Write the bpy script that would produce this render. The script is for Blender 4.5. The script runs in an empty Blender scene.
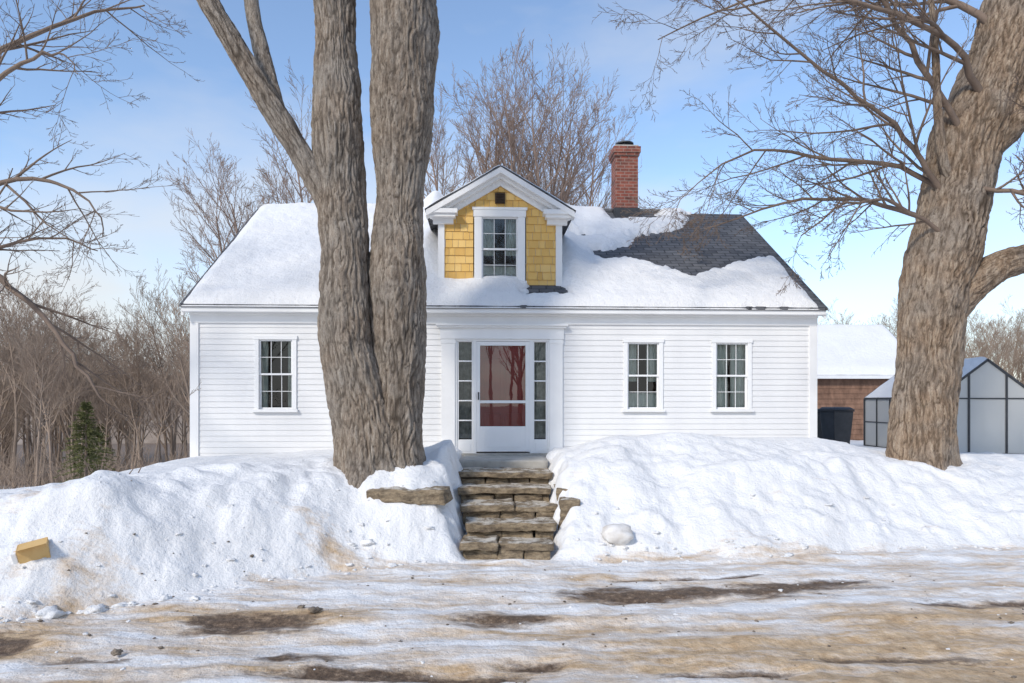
import bpy, bmesh, math, random
import numpy as np
from mathutils import Vector, noise as mn

S = bpy.context.scene
S.view_settings.view_transform = 'Standard'
S.view_settings.look = 'None'
S.view_settings.exposure = 0

# ------------------------------------------------------------------ noise
def _h(ix, iy, iz, s):
    h = (ix*374761393 + iy*668265263 + iz*1274126177 + s*974711) & 0xffffffff
    h = ((h ^ (h >> 13))*1274126177) & 0xffffffff
    h = h ^ (h >> 16)
    return (h & 0xffffff)/16777215.0
def vn3(x, y, z, s=0):
    x, y, z = np.broadcast_arrays(np.asarray(x, float), np.asarray(y, float), np.asarray(z, float))
    ix, iy, iz = [np.floor(a).astype(np.int64) for a in (x, y, z)]
    fx, fy, fz = x-ix, y-iy, z-iz
    fx, fy, fz = [f*f*(3-2*f) for f in (fx, fy, fz)]
    r = 0
    for a in (0, 1):
        for b in (0, 1):
            for c in (0, 1):
                w = (fx if a else 1-fx)*(fy if b else 1-fy)*(fz if c else 1-fz)
                r = r + w*_h(ix+a, iy+b, iz+c, s)
    return r
def vn2(x, y, s=0):
    x, y = np.broadcast_arrays(np.asarray(x, float), np.asarray(y, float))
    ix, iy = np.floor(x).astype(np.int64), np.floor(y).astype(np.int64)
    fx, fy = x-ix, y-iy
    fx, fy = fx*fx*(3-2*fx), fy*fy*(3-2*fy)
    z = np.zeros_like(ix)
    return (_h(ix, iy, z, s)*(1-fx)*(1-fy)+_h(ix+1, iy, z, s)*fx*(1-fy)
            + _h(ix, iy+1, z, s)*(1-fx)*fy+_h(ix+1, iy+1, z, s)*fx*fy)
def fbm2(x, y, s=0, o=4):
    r = 0; a = .5; t = 0
    for i in range(o):
        r = r+a*vn2(x*2**i+i*17.3, y*2**i-i*9.1, s+i); t += a; a *= .5
    return r/t*2-1
def sstep(a, b, x):
    t = np.clip((x-a)/(b-a), 0, 1)
    return t*t*(3-2*t)

# ------------------------------------------------------------------ mesh helpers
def link(o, parent=None):
    S.collection.objects.link(o)
    if parent: o.parent = parent
    return o
def empty(name, loc=(0, 0, 0), rz=0, parent=None):
    o = bpy.data.objects.new(name, None); o.location = loc; o.rotation_euler = (0, 0, rz)
    o.empty_display_size = .2
    return link(o, parent)
def mk(name, V, F, mat, parent=None, smooth=False, attrs=None):
    me = bpy.data.meshes.new(name)
    if isinstance(V, np.ndarray): V = V.tolist()
    if isinstance(F, np.ndarray): F = F.tolist()
    me.from_pydata(V, [], F)
    if smooth: me.polygons.foreach_set('use_smooth', [True]*len(me.polygons))
    if attrs:
        for k, a in attrs.items():
            at = me.attributes.new(k, 'FLOAT', 'POINT')
            at.data.foreach_set('value', np.asarray(a, dtype=np.float32).ravel())
    me.materials.append(mat); me.update()
    return link(bpy.data.objects.new(name, me), parent)
BF = [(0, 3, 2, 1), (4, 5, 6, 7), (0, 1, 5, 4), (1, 2, 6, 5), (2, 3, 7, 6), (3, 0, 4, 7)]
class B:
    def __init__(s): s.V = []; s.F = []
    def box(s, x0, x1, y0, y1, z0, z1):
        n = len(s.V)
        s.V += [(x0, y0, z0), (x1, y0, z0), (x1, y1, z0), (x0, y1, z0), (x0, y0, z1), (x1, y0, z1), (x1, y1, z1), (x0, y1, z1)]
        s.F += [tuple(i+n for i in f) for f in BF]; return s
    def hexa(s, pts):
        n = len(s.V); s.V += list(pts); s.F += [tuple(i+n for i in f) for f in BF]; return s
    def poly(s, pts):
        n = len(s.V); s.V += list(pts); s.F.append(tuple(range(n, n+len(pts)))); return s
    def beam(s, a, b, r):
        a = Vector(a); b = Vector(b); t = (b-a).normalized()
        u = t.cross(Vector((0, 0, 1)) if abs(t.z) < .9 else Vector((1, 0, 0))).normalized()*r; v = t.cross(u).normalized()*r
        P = [a-u-v, a+u-v, a+u+v, a-u+v, b-u-v, b+u-v, b+u+v, b-u+v]
        return s.hexa([tuple(p) for p in P])
    def done(s, name, mat, parent=None, bevel=0):
        o = mk(name, s.V, s.F, mat, parent)
        if bevel:
            m = o.modifiers.new('b', 'BEVEL'); m.width = bevel; m.segments = 2; m.limit_method = 'ANGLE'
        return o

# ------------------------------------------------------------------ materials
def base(name):
    m = bpy.data.materials.new(name); m.use_nodes = True
    nt = m.node_tree; return m, nt, nt.nodes['Principled BSDF']
def N(nt, t, **k):
    n = nt.nodes.new(t)
    for a, b in k.items(): setattr(n, a, b)
    return n
def vec(nt, scale=(1, 1, 1), kind='Object'):
    tc = N(nt, 'ShaderNodeTexCoord'); mp = N(nt, 'ShaderNodeMapping'); mp.inputs['Scale'].default_value = scale
    nt.links.new(tc.outputs[kind], mp.inputs[0]); return mp.outputs[0]
def noi(nt, v, scale, detail=5, rough=.6):
    n = N(nt, 'ShaderNodeTexNoise'); n.inputs['Scale'].default_value = scale; n.inputs['Detail'].default_value = detail
    n.inputs['Roughness'].default_value = rough; nt.links.new(v, n.inputs['Vector']); return n.outputs['Fac']
def ramp(nt, f, stops):
    r = N(nt, 'ShaderNodeValToRGB'); e = r.color_ramp.elements
    while len(e) < len(stops): e.new(.5)
    for i, (p, c) in enumerate(stops):
        e[i].position = p; e[i].color = (*c, 1) if len(c) == 3 else c
    nt.links.new(f, r.inputs[0]); return r.outputs[0]
def g(v): return (v, v, v)
def mixc(nt, f, a, b, bt='MIX'):
    n = N(nt, 'ShaderNodeMix', data_type='RGBA', blend_type=bt)
    for i, x in ((0, f), (6, a), (7, b)):
        if isinstance(x, bpy.types.NodeSocket): nt.links.new(x, n.inputs[i])
        elif i == 0: n.inputs[0].default_value = x
        else: n.inputs[i].default_value = (*x, 1)
    return n.outputs[2]
def math_(nt, op, a, b=None, clamp=False):
    n = N(nt, 'ShaderNodeMath', operation=op, use_clamp=clamp)
    for i, x in enumerate((a, b)):
        if x is None: continue
        if isinstance(x, bpy.types.NodeSocket): nt.links.new(x, n.inputs[i])
        else: n.inputs[i].default_value = x
    return n.outputs[0]
def bump(nt, p, h, dist=.01, st=.6, prev=None):
    b = N(nt, 'ShaderNodeBump'); b.inputs['Distance'].default_value = dist; b.inputs['Strength'].default_value = st
    nt.links.new(h, b.inputs['Height'])
    if prev: nt.links.new(prev, b.inputs['Normal'])
    if p: nt.links.new(b.outputs[0], p.inputs['Normal'])
    return b.outputs[0]
def mat(name, c1, c2, scale=6, rough=.7, bd=.004, bs=40, stretch=(1, 1, 1), metal=0):
    m, nt, p = base(name); v = vec(nt, stretch)
    c = ramp(nt, noi(nt, v, scale), [(.3, c1), (.7, c2)])
    nt.links.new(c, p.inputs['Base Color']); p.inputs['Roughness'].default_value = rough; p.inputs['Metallic'].default_value = metal
    if bd: bump(nt, p, noi(nt, v, bs), bd)
    return m
def attr(nt, n):
    a = N(nt, 'ShaderNodeAttribute'); a.attribute_name = n; return a.outputs['Fac']

paint = mat('white_paint', (.71, .705, .70), (.80, .795, .78), 1.2, .55, .001, 60, (1, 1, .3))
trimp = mat('white_trim_paint', (.78, .775, .765), (.85, .845, .83), 2, .45, .0006, 60)
alum = mat('white_aluminium', (.78, .78, .775), (.83, .825, .82), 2, .3, 0)
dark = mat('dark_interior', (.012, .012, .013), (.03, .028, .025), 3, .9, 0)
red = mat('red_door_paint', (.30, .010, .014), (.42, .022, .022), 3, .4, .002, 20)
curtain = mat('curtain_cloth', (.52, .55, .50), (.72, .74, .68), 5, .9, .002, 60)
rubber = mat('black_plastic', (.02, .021, .024), (.035, .036, .04), 6, .5, .001, 50)
steel = mat('dark_frame', (.03, .032, .035), (.06, .06, .062), 6, .5, 0)
vent = mat('vent_wood', (.03, .022, .018), (.08, .05, .03), 8, .8, 0)
barnw = mat('barn_shingle', (.13, .07, .045), (.30, .17, .11), 5, .9, .01, 25, (1, 1, .4))
card = mat('cardboard', (.58, .36, .13), (.68, .46, .20), 6, .8, .002, 30)

def m_glass(k=1.5, add=.01):
    m = bpy.data.materials.new('window_glass'); m.use_nodes = True; nt = m.node_tree; nt.nodes.clear()
    o = N(nt, 'ShaderNodeOutputMaterial'); t = N(nt, 'ShaderNodeBsdfTransparent'); t.inputs[0].default_value = (.88, .92, .90, 1)
    gl = N(nt, 'ShaderNodeBsdfGlossy'); gl.inputs['Roughness'].default_value = .005
    v = vec(nt); bn = bump(nt, None, noi(nt, v, 2.0, 2), .004, .12); nt.links.new(bn, gl.inputs['Normal'])
    f = N(nt, 'ShaderNodeFresnel'); f.inputs[0].default_value = 1.5
    fm = math_(nt, 'MULTIPLY_ADD', f.outputs[0], k); fm.node.inputs[2].default_value = add
    mx = N(nt, 'ShaderNodeMixShader'); nt.links.new(fm, mx.inputs[0]); nt.links.new(t.outputs[0], mx.inputs[1]); nt.links.new(gl.outputs[0], mx.inputs[2])
    nt.links.new(mx.outputs[0], o.inputs[0]); return m
glass = m_glass(); glass2 = m_glass(2.4, .035)
def m_poly():
    m, nt, p = base('polycarbonate'); p.inputs['Base Color'].default_value = (.60, .595, .56, 1)
    p.inputs['Roughness'].default_value = .35; p.inputs['Alpha'].default_value = .85
    v = vec(nt, (1, 1, .05)); bump(nt, p, noi(nt, v, 60, 1), .002, .4); return m
polyc = m_poly()

def m_snow(ground=True):
    m, nt, p = base('snow_ground' if ground else 'clean_snow'); v = vec(nt)
    n1 = noi(nt, v, 1.3, 6, .6); n2 = noi(nt, v, 26, 6, .7); n3 = noi(nt, v, 8, 5, .6)
    sn = ramp(nt, n1, [(.3, (.80, .79, .775)), (.7, (.88, .87, .855))])
    p.inputs['Roughness'].default_value = .6; p.inputs['Specular IOR Level'].default_value = .2
    col = sn
    if ground:
        vs = vec(nt, (.35, 1.5, 1)); ns = noi(nt, vs, 2.8, 10, .74)
        vw = vec(nt, (.5, 1.2, 1)); nw = noi(nt, vw, 3.2, 9, .72)
        tan = math_(nt, 'ADD', attr(nt, 'dirt'), math_(nt, 'MULTIPLY', math_(nt, 'SUBTRACT', ns, .5), 2.8))
        tf = ramp(nt, tan, [(.22, g(0)), (.56, g(.50)), (.95, g(.95))])
        tc = ramp(nt, noi(nt, v, 9, 7, .7), [(.3, (.36, .22, .10)), (.55, (.60, .42, .24)), (.75, (.76, .60, .42))])
        col = mixc(nt, tf, col, tc)
        wet = math_(nt, 'ADD', attr(nt, 'wet'), math_(nt, 'MULTIPLY', math_(nt, 'SUBTRACT', nw, .5), 2.4))
        wf = ramp(nt, wet, [(.30, g(0)), (.46, g(.55)), (.72, g(1))])
        wc = ramp(nt, noi(nt, v, 18, 7, .75), [(.33, (.06, .04, .028)), (.55, (.17, .115, .075)), (.75, (.45, .33, .22))])
        col = mixc(nt, wf, col, wc)
        lit = math_(nt, 'ADD', attr(nt, 'litter'), math_(nt, 'MULTIPLY', math_(nt, 'SUBTRACT', noi(nt, v, .6, 6), .5), 1.2))
        lf = ramp(nt, lit, [(.4, g(0)), (.6, g(1))])
        col = mixc(nt, lf, col, ramp(nt, n3, [(.3, (.14, .10, .07)), (.7, (.28, .20, .14))]))
    nt.links.new(col, p.inputs['Base Color'])
    b1 = bump(nt, None, n3, .06, .55); bump(nt, p, n2, .024, .8, b1)
    return m
snowg = m_snow(True); snow = m_snow(False)

def m_bark(name, a, b, c):
    m, nt, p = base(name); v = vec(nt, (1, 1, .16)); v2 = vec(nt); v3 = vec(nt, (1, 1, .4))
    n1 = noi(nt, v, 24, 9, .75); n2 = noi(nt, v2, 1.4, 6); n3 = noi(nt, v3, 70, 6, .75); n4 = noi(nt, v3, 7, 6, .7)
    col = ramp(nt, n1, [(.34, a), (.5, b), (.66, c)])
    col = mixc(nt, ramp(nt, n2, [(.42, g(0)), (.62, g(.55))]), col, (.40, .365, .32))
    col = mixc(nt, ramp(nt, n4, [(.50, g(0)), (.66, g(.5))]), col, tuple(x*.6 for x in a))
    col = mixc(nt, ramp(nt, n3, [(.36, g(.5)), (.52, g(0))]), col, tuple(x*.5 for x in a))
    col = mixc(nt, ramp(nt, attr(nt, 'furrow'), [(.38, g(0)), (.88, g(.85))]), col, tuple(x*.30 for x in a))
    nt.links.new(col, p.inputs['Base Color']); p.inputs['Roughness'].default_value = .92; p.inputs['Specular IOR Level'].default_value = .1
    b1 = bump(nt, None, n1, .045, .95); bump(nt, p, n3, .012, 1.0, b1); return m
bark = m_bark('maple_bark', (.18, .135, .10), (.38, .305, .235), (.57, .49, .40))
bark2 = m_bark('maple_bark_brown', (.18, .12, .08), (.40, .29, .20), (.60, .48, .36))
twig = mat('twig_bark', (.12, .085, .065), (.24, .175, .13), 3, .9, 0)
twig2 = mat('distant_twig_bark', (.22, .16, .118), (.40, .30, .22), .4, .95, 0)
twig3 = mat('crown_twig_bark', (.23, .16, .125), (.38, .28, .22), .6, .95, 0)

def m_brick():
    m, nt, p = base('red_brick'); tc = N(nt, 'ShaderNodeTexCoord'); sp = N(nt, 'ShaderNodeSeparateXYZ'); cb = N(nt, 'ShaderNodeCombineXYZ')
    nt.links.new(tc.outputs['Object'], sp.inputs[0]); nt.links.new(math_(nt, 'ADD', sp.outputs[0], sp.outputs[1]), cb.inputs[0]); nt.links.new(sp.outputs[2], cb.inputs[1])
    bt = N(nt, 'ShaderNodeTexBrick'); nt.links.new(cb.outputs[0], bt.inputs[0]); bt.inputs['Scale'].default_value = 1
    bt.inputs['Color1'].default_value = (.34, .075, .045, 1); bt.inputs['Color2'].default_value = (.14, .04, .028, 1); bt.inputs['Mortar'].default_value = (.36, .29, .24, 1)
    bt.inputs['Mortar Size'].default_value = .010; bt.inputs['Brick Width'].default_value = .2; bt.inputs['Row Height'].default_value = .075
    c = mixc(nt, .5, bt.outputs['Color'], ramp(nt, noi(nt, tc.outputs['Object'], 6, 7), [(.34, (.05, .03, .027)), (.66, (.42, .15, .10))]))
    nt.links.new(c, p.inputs['Base Color']); p.inputs['Roughness'].default_value = .9
    bump(nt, p, math_(nt, 'SUBTRACT', 1.0, bt.outputs['Fac']), .008); return m
brick = m_brick()
def m_roof():
    m, nt, p = base('asphalt_shingle'); v = vec(nt, (1, 1.21, 1))
    bt = N(nt, 'ShaderNodeTexBrick'); nt.links.new(v, bt.inputs[0]); bt.inputs['Scale'].default_value = 1
    bt.inputs['Color1'].default_value = (.06, .062, .07, 1); bt.inputs['Color2'].default_value = (.15, .152, .16, 1); bt.inputs['Mortar'].default_value = (.015, .015, .018, 1)
    bt.inputs['Mortar Size'].default_value = .014; bt.inputs['Brick Width'].default_value = .28; bt.inputs['Row Height'].default_value = .14
    c = mixc(nt, .3, bt.outputs['Color'], ramp(nt, noi(nt, v, 9, 6), [(.3, (.04, .041, .045)), (.7, (.18, .18, .185))]))
    nt.links.new(c, p.inputs['Base Color']); p.inputs['Roughness'].default_value = .85
    bump(nt, p, noi(nt, v, 60), .004); return m
roofm = m_roof()
def m_yellow():
    m, nt, p = base('yellow_stained_shingle'); v = vec(nt, (1, 1, .12))
    r = attr(nt, 'rnd'); n1 = noi(nt, v, 30, 5)
    f = math_(nt, 'ADD', math_(nt, 'MULTIPLY', r, .6), math_(nt, 'MULTIPLY', n1, .4))
    c = ramp(nt, f, [(.1, (.58, .33, .085)), (.5, (.73, .455, .13)), (.9, (.80, .54, .20))])
    nt.links.new(c, p.inputs['Base Color']); p.inputs['Roughness'].default_value = .75; bump(nt, p, n1, .004); return m
yellow = m_yellow()
def m_stone():
    m, nt, p = base('step_stone'); v = vec(nt); ge = N(nt, 'ShaderNodeNewGeometry'); sp = N(nt, 'ShaderNodeSeparateXYZ'); nt.links.new(ge.outputs['Normal'], sp.inputs[0])
    vh = vec(nt, (1, 1, 2.5))
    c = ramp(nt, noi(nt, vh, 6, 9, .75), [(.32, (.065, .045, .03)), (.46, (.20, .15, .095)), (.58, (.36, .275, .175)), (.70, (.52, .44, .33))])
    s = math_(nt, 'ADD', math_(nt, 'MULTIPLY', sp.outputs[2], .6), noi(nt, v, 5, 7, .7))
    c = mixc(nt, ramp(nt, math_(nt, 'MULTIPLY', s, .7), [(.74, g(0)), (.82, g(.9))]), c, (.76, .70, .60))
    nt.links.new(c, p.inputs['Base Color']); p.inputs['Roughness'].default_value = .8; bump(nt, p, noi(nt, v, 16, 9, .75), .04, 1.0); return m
stone = m_stone()
def m_hill():
    m, nt, p = base('wooded_hill'); v = vec(nt)
    c = ramp(nt, noi(nt, v, .25, 9, .75), [(.3, (.16, .125, .10)), (.55, (.27, .215, .17)), (.75, (.36, .30, .26))])
    nt.links.new(c, p.inputs['Base Color']); p.inputs['Roughness'].default_value = 1; return m
hillm = m_hill()
needle = mat('spruce_needles', (.055, .07, .02), (.17, .16, .05), 3, .8, 0)

# ------------------------------------------------------------------ terrain
def toe(X):
    return np.interp(X, [-30, -8, -4.6, -3.4, -2.2, -.9, .8, 3, 6, 10, 30], [5.2, 5.6, 6.15, 7.0, 8.0, 8.35, 8.55, 8.7, 9.1, 9.5, 10.5])
WET = [(2.1, 7.2, 1.7, .26, 1.0), (3.2, 7.5, .9, .14, .9), (-2.35, 6.15, .60, .24, 1.0), (-.1, 6.2, .48, .17, .95), (.1, 5.2, .3, .08, .7),
       (-.9, 4.98, 1.0, .16, 1.0), (-4.3, 5.6, .4, .3, .9), (4.6, 6.7, .7, .10, .8), (.85, 6.35, .5, .09, .7), (-1.6, 5.35, .4, .10, .7), (2.0, 7.75, 1.0, .06, .7), (2.9, 5.3, .9, .09, .6), (1.6, 5.0, .6, .07, .6), (-3.3, 5.3, .4, .08, .6)]
TAN = [(-2.4, 6.25, 1.3, .5, .95), (2.1, 7.2, 2.4, .55, .62), (2.6, 5.5, 2.6, .75, 1.0), (4.2, 6.3, 2.0, .5, .95), (1.2, 5.9, 1.8, .32, .75), (3.3, 4.9, 1.9, .6, 1.2), (-.9, 5.05, 1.9, .4, .7),
       (-4.3, 5.7, 1.0, .7, 1.0), (-4.1, 6.5, .4, .6, .8), (-1.7, 8.15, .9, .24, .75), (.3, 6.2, 1.5, .4, .7), (-5.4, 7.5, .6, .6, .5), (1.9, 8.6, 1.0, .16, .6), (5.5, 7.4, 1.8, .3, .65), (-.1, 8.4, .9, .2, .6), (-2.9, 5.0, 1.2, .4, .6), (5.0, 8.9, 1.2, .12, .6)]
def blobs(L, X, Y):
    r = 0*X
    for (x, y, a, b, s) in L:
        yy = Y-y-(X-x)*(.10 if x > .5 else .02)
        r = np.maximum(r, s*np.exp(-(((X-x)/a)**4+(yy/b)**2)))
    return r
def track(X, Y):
    r = 0*X
    for y0, k in ((5.25, .13), (5.95, .11), (6.75, .05), (7.6, .03)):
        r = r+np.exp(-((Y-y0-k*X-.08*np.sin(X*.7+y0))/.10)**2)
    return r
def height(X, Y):
    X = np.asarray(X, float); Y = np.asarray(Y, float)
    tj = toe(X)+.18*fbm2(X*1.3, X*0, 5, 4)
    d = Y-tj
    cr = np.interp(X, [-30, -12, -8, -6.6, -5.6, -4, -2.5, -1.1, 1, 1.7, 5, 6.2, 8, 15, 40],
                   [-.6, .1, .50, .76, .98, 1.08, 1.14, 1.20, 1.15, 1.36, 1.32, 1.14, 1.0, .86, .8])
    pl = np.interp(d, [0, .25, .6, 1.1, 1.9], [0, .26, .58, .86, 1])
    pr = np.interp(d, [0, .3, .8, 1.4, 2.4], [0, .20, .46, .80, 1])
    w = sstep(-.5, 1.5, X)
    bank = cr*(pl*(1-w)+pr*w)
    amp = sstep(-.1, .4, d)*(1-.75*sstep(1.4, 3.2, d))
    lump = fbm2(X*.9, Y*1.1, 11, 3)*.18+np.abs(fbm2(X*2.0+3, Y*2.6, 21, 4))*.12-.03+fbm2(X*5, Y*6, 31, 4)*.045
    lump = lump+.06*sstep(.35, .8, fbm2(X*7, Y*7, 35, 2))*sstep(1.6, .2, d)
    z = bank+amp*lump*np.where(d > 0, 1, 0)
    near = sstep(60, 20, np.abs(Y)+np.abs(X)*.5)
    rd = fbm2(X*.55, Y*3.2, 41, 5)*.060+fbm2(X*4, Y*5, 51, 4)*.028
    rd = rd-.04*blobs(WET, X, Y)-.022*track(X, Y)
    z = np.where(d > 0, z+rd*sstep(.5, 0, d), rd*near)
    far = np.interp(Y, [12, 16, 25, 40, 80, 200, 700], [0, -.5, -1.3, -2.9, -5.5, -6, -6])
    lw = sstep(-3.0, -9.0, X)
    farc = np.interp(Y, [12, 16, 25, 40, 80, 200, 700], [0, -.15, -.35, -.4, -.5, -.5, -.5])
    z = z+np.where(Y > 12, far*lw+farc*(1-lw), 0)
    z = z+.20*np.exp(-((X+.95)/.38)**2-((Y-10.4)/.6)**2)+.14*np.exp(-((X-1.35)/.55)**2-((Y-10.7)/.7)**2)
    z = z+.12*np.exp(-((X-2.8)/.9)**2-((Y-11.2)/.4)**2)+.16*np.exp(-((X+4.6)/.9)**2-((Y-7.4)/.4)**2)
    xc = np.interp(Y, [8.5, 12], [-.06, -.17])
    cz = np.interp(Y, [8.4, 8.7, 9.2, 11.2, 12.6], [0, -.05, .02, .62, .75])
    e = np.abs(X-xc)+.16*fbm2(X*3, Y*3, 61, 3)
    cw = (1-sstep(.56, .96, e))*sstep(8.2, 8.6, Y)*(1-sstep(12.6, 12.8, Y))
    return z*(1-cw)+np.minimum(z, cz)*cw
def axis(fine0, fine1, st, m0, m1, mst, lo, hi):
    a = list(np.arange(fine0, fine1, st))+list(np.arange(fine1, m1, mst))
    b = list(np.arange(m0, fine0, mst)); x = m1; s = mst; e = []
    while x < hi: e.append(x); s *= 1.18; x += s
    e.append(hi); x = m0; s = mst; c = []
    while x > lo: c.append(x-.0001); s *= 1.18; x -= s
    c.append(lo)
    return np.unique(np.array(c+b+a+e))
xs = axis(-8.6, 9.2, .04, -22, 22, .25, -700, 700); ys = axis(3.6, 13.2, .04, -6, 40, .3, -200, 800)
XX, YY = np.meshgrid(xs, ys); ZZ = height(XX, YY)
nx, ny = len(xs), len(ys)
V = np.stack([XX.ravel(), YY.ravel(), ZZ.ravel()], 1)
I = np.arange(nx*ny).reshape(ny, nx)
F = np.stack([I[:-1, :-1], I[:-1, 1:], I[1:, 1:], I[1:, :-1]], -1).reshape(-1, 4)
road_streak = .36+.22*fbm2(XX*.25, YY*1.1, 71, 3)+.22*track(XX, YY)
tb = sstep(.25, -.1, YY-toe(XX))
fardirt = road_streak*tb-.12*(1-tb)
dirt = np.maximum(fardirt, blobs(TAN, XX, YY)-.10*(1-tb)).ravel()
wet = (blobs(WET, XX, YY)*(.3+.7*tb)-.2*(1-tb)).ravel()
lit = (sstep(34, 48, YY-.25*np.abs(XX+14))*.9).ravel()
lit = np.where(YY.ravel() < -16, .8, lit)
cx = V[F].mean(1)
rm = (cx[:, 1] < toe(cx[:, 0])) & (cx[:, 1] > -4)
def sub(name, mask):
    f = F[mask]; u, inv = np.unique(f, return_inverse=True)
    return mk(name, V[u], inv.reshape(f.shape), snowg, None, True, {'dirt': dirt[u], 'wet': wet[u], 'litter': lit[u]})
sub('snowy_road', rm); sub('snow_covered_ground', ~rm)
def hz(x, y): return float(height(np.array([x]), np.array([y]))[0])

# ------------------------------------------------------------------ snow chunks & rocks
def lumpmesh(items, name, mt, seed, parent=None, rough=.35):
    bm = bmesh.new(); bmesh.ops.create_icosphere(bm, subdivisions=3, radius=1)
    bv = np.array([v.co[:] for v in bm.verts]); bf = np.array([[v.index for v in f.verts] for f in bm.faces]); bm.free()
    VV = []; FF = []; n = 0
    for k, (x, y, z, sx, sy, sz) in enumerate(items):
        r = 1+rough*(vn3(bv[:, 0]*1.7+k*7.1, bv[:, 1]*1.7, bv[:, 2]*1.7, seed)*2-1)+rough*.6*(vn3(bv[:, 0]*4+k*3.1, bv[:, 1]*4, bv[:, 2]*4, seed+1)*2-1)
        p = bv*r[:, None]*np.array([sx, sy, sz])
        a = k*1.7; R = np.array([[math.cos(a), -math.sin(a), 0], [math.sin(a), math.cos(a), 0], [0, 0, 1]])
        if max(sx, sy)/min(sx, sy) < 1.6: p = p@R.T
        VV.append(p+np.array([x, y, z])); FF.append(bf+n); n += len(bv)
    return mk(name, np.concatenate(VV), np.concatenate(FF), mt, parent, True)
rng = random.Random(4)
it = []
for i in range(230):
    x = rng.uniform(-6.5, 8.5); side = rng.random()
    y = toe(x)+(rng.gauss(.02, .13) if side < .7 else rng.uniform(-.2, .9))
    if abs(x+.1) < .8: continue
    s = min(.06, .008+abs(rng.gauss(0, .018)))
    it.append((float(x), float(y), 0, s*rng.uniform(.9, 1.7), s*rng.uniform(.8, 1.4), s*rng.uniform(.4, .7)))
for i in range(110):
    x = rng.uniform(-5, 6); y = rng.uniform(4.4, 8.2); s = .005+abs(rng.gauss(0, .007))
    it.append((x, y, 0, s, s, s*.6))
it += [(-4.3, 6.35, .0, .12, .10, .06), (-4.0, 6.55, .0, .08, .09, .05)]
hzs = height(np.array([a[0] for a in it]), np.array([a[1] for a in it]))
it = [(a[0], a[1], float(h)+a[5]*.1, *a[3:]) for a, h in zip(it, hzs)]
lumpmesh(it, 'snow_chunks', snow, 3, None, .5)
rocky = mat('rime_covered_stone', (.55, .50, .44), (.82, .80, .77), 6, .85, .01, 18)
lumpmesh([(1.36, 8.80, hz(1.36, 8.80)+.07, .20, .16, .14)], 'snow_covered_rock', rocky, 8, None, .22)
it = []
for i in range(150):
    x = rng.uniform(-4.5, 6); y = rng.uniform(4.3, 8.0); s = .004+abs(rng.gauss(0, .006))
    it.append((x, y, hz(x, y)+s*.3, s*1.3, s, s*.6))
it += [(-1.84, 6.35, hz(-1.84, 6.35)+.02, .05, .04, .03), (-2.0, 6.5, hz(-2, 6.5)+.01, .03, .03, .02), (-3.1, 5.35, .02, .03, .03, .02)]
gravel = mat('gravel_stone', (.10, .08, .06), (.25, .2, .15), 20, .8, .003, 60)
lumpmesh(it, 'road_gravel', gravel, 9, None, .6)

# ------------------------------------------------------------------ stones
def slab(name, x0, x1, y0, y1, z0, z1, seed, parent, mt=None, am=.03):
    bm = bmesh.new(); bmesh.ops.create_cube(bm, size=1); bmesh.ops.subdivide_edges(bm, edges=bm.edges[:], cuts=15, use_grid_fill=True)
    c = Vector(((x0+x1)/2, (y0+y1)/2, (z0+z1)/2)); s = Vector((x1-x0, y1-y0, z1-z0))
    for v in bm.verts:
        q = v.co.copy(); m = [abs(a)*2 for a in q]
        p = Vector((q.x*s.x, q.y*s.y, q.z*s.z))
        r = max(0, sorted(m)[1]-.8)
        p *= 1-.10*r
        w = p+c
        n = Vector((mn.noise(w*3+Vector((seed*3.1, 0, 0))), mn.noise(w*3+Vector((0, seed*5.3, 9))), mn.noise(w*3+Vector((7, 0, seed*2.7)))*.6))
        n2 = Vector((mn.noise(w*12+Vector((seed, 0, 0))), mn.noise(w*12+Vector((0, seed, 5))), mn.noise(w*12+Vector((2, 8, seed)))*.7))
        v.co = w+n*am*1.5+n2*am*.6
    me = bpy.data.meshes.new(name); bm.to_mesh(me); bm.free(); me.materials.append(mt or stone)
    me.polygons.foreach_set('use_smooth', [True]*len(me.polygons))
    return link(bpy.data.objects.new(name, me), parent)
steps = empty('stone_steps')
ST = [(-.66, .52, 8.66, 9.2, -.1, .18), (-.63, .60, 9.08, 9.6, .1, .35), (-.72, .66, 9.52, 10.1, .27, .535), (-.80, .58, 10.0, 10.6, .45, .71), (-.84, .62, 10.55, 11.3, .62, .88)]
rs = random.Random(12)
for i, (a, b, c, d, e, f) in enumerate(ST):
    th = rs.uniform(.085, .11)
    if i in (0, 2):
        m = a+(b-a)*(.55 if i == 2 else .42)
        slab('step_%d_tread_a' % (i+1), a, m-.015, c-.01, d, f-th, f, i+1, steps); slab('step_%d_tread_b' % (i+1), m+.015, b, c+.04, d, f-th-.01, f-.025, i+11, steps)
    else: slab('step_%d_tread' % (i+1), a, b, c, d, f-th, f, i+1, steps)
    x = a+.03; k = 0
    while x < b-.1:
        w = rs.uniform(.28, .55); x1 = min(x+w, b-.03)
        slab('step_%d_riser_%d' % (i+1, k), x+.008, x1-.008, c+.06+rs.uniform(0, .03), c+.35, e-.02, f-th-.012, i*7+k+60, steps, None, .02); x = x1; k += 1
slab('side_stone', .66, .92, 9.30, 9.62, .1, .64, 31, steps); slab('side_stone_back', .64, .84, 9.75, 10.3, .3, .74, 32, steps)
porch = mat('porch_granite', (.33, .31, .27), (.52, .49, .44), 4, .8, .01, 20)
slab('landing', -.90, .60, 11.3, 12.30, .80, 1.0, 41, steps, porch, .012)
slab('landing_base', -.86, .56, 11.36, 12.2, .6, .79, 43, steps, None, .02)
slab('flat_stone', -1.88, -.84, 8.80, 9.20, hz(-1.3, 8.85)-.13, hz(-1.3, 8.85)+.05, 51, None, None, .05)

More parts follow.
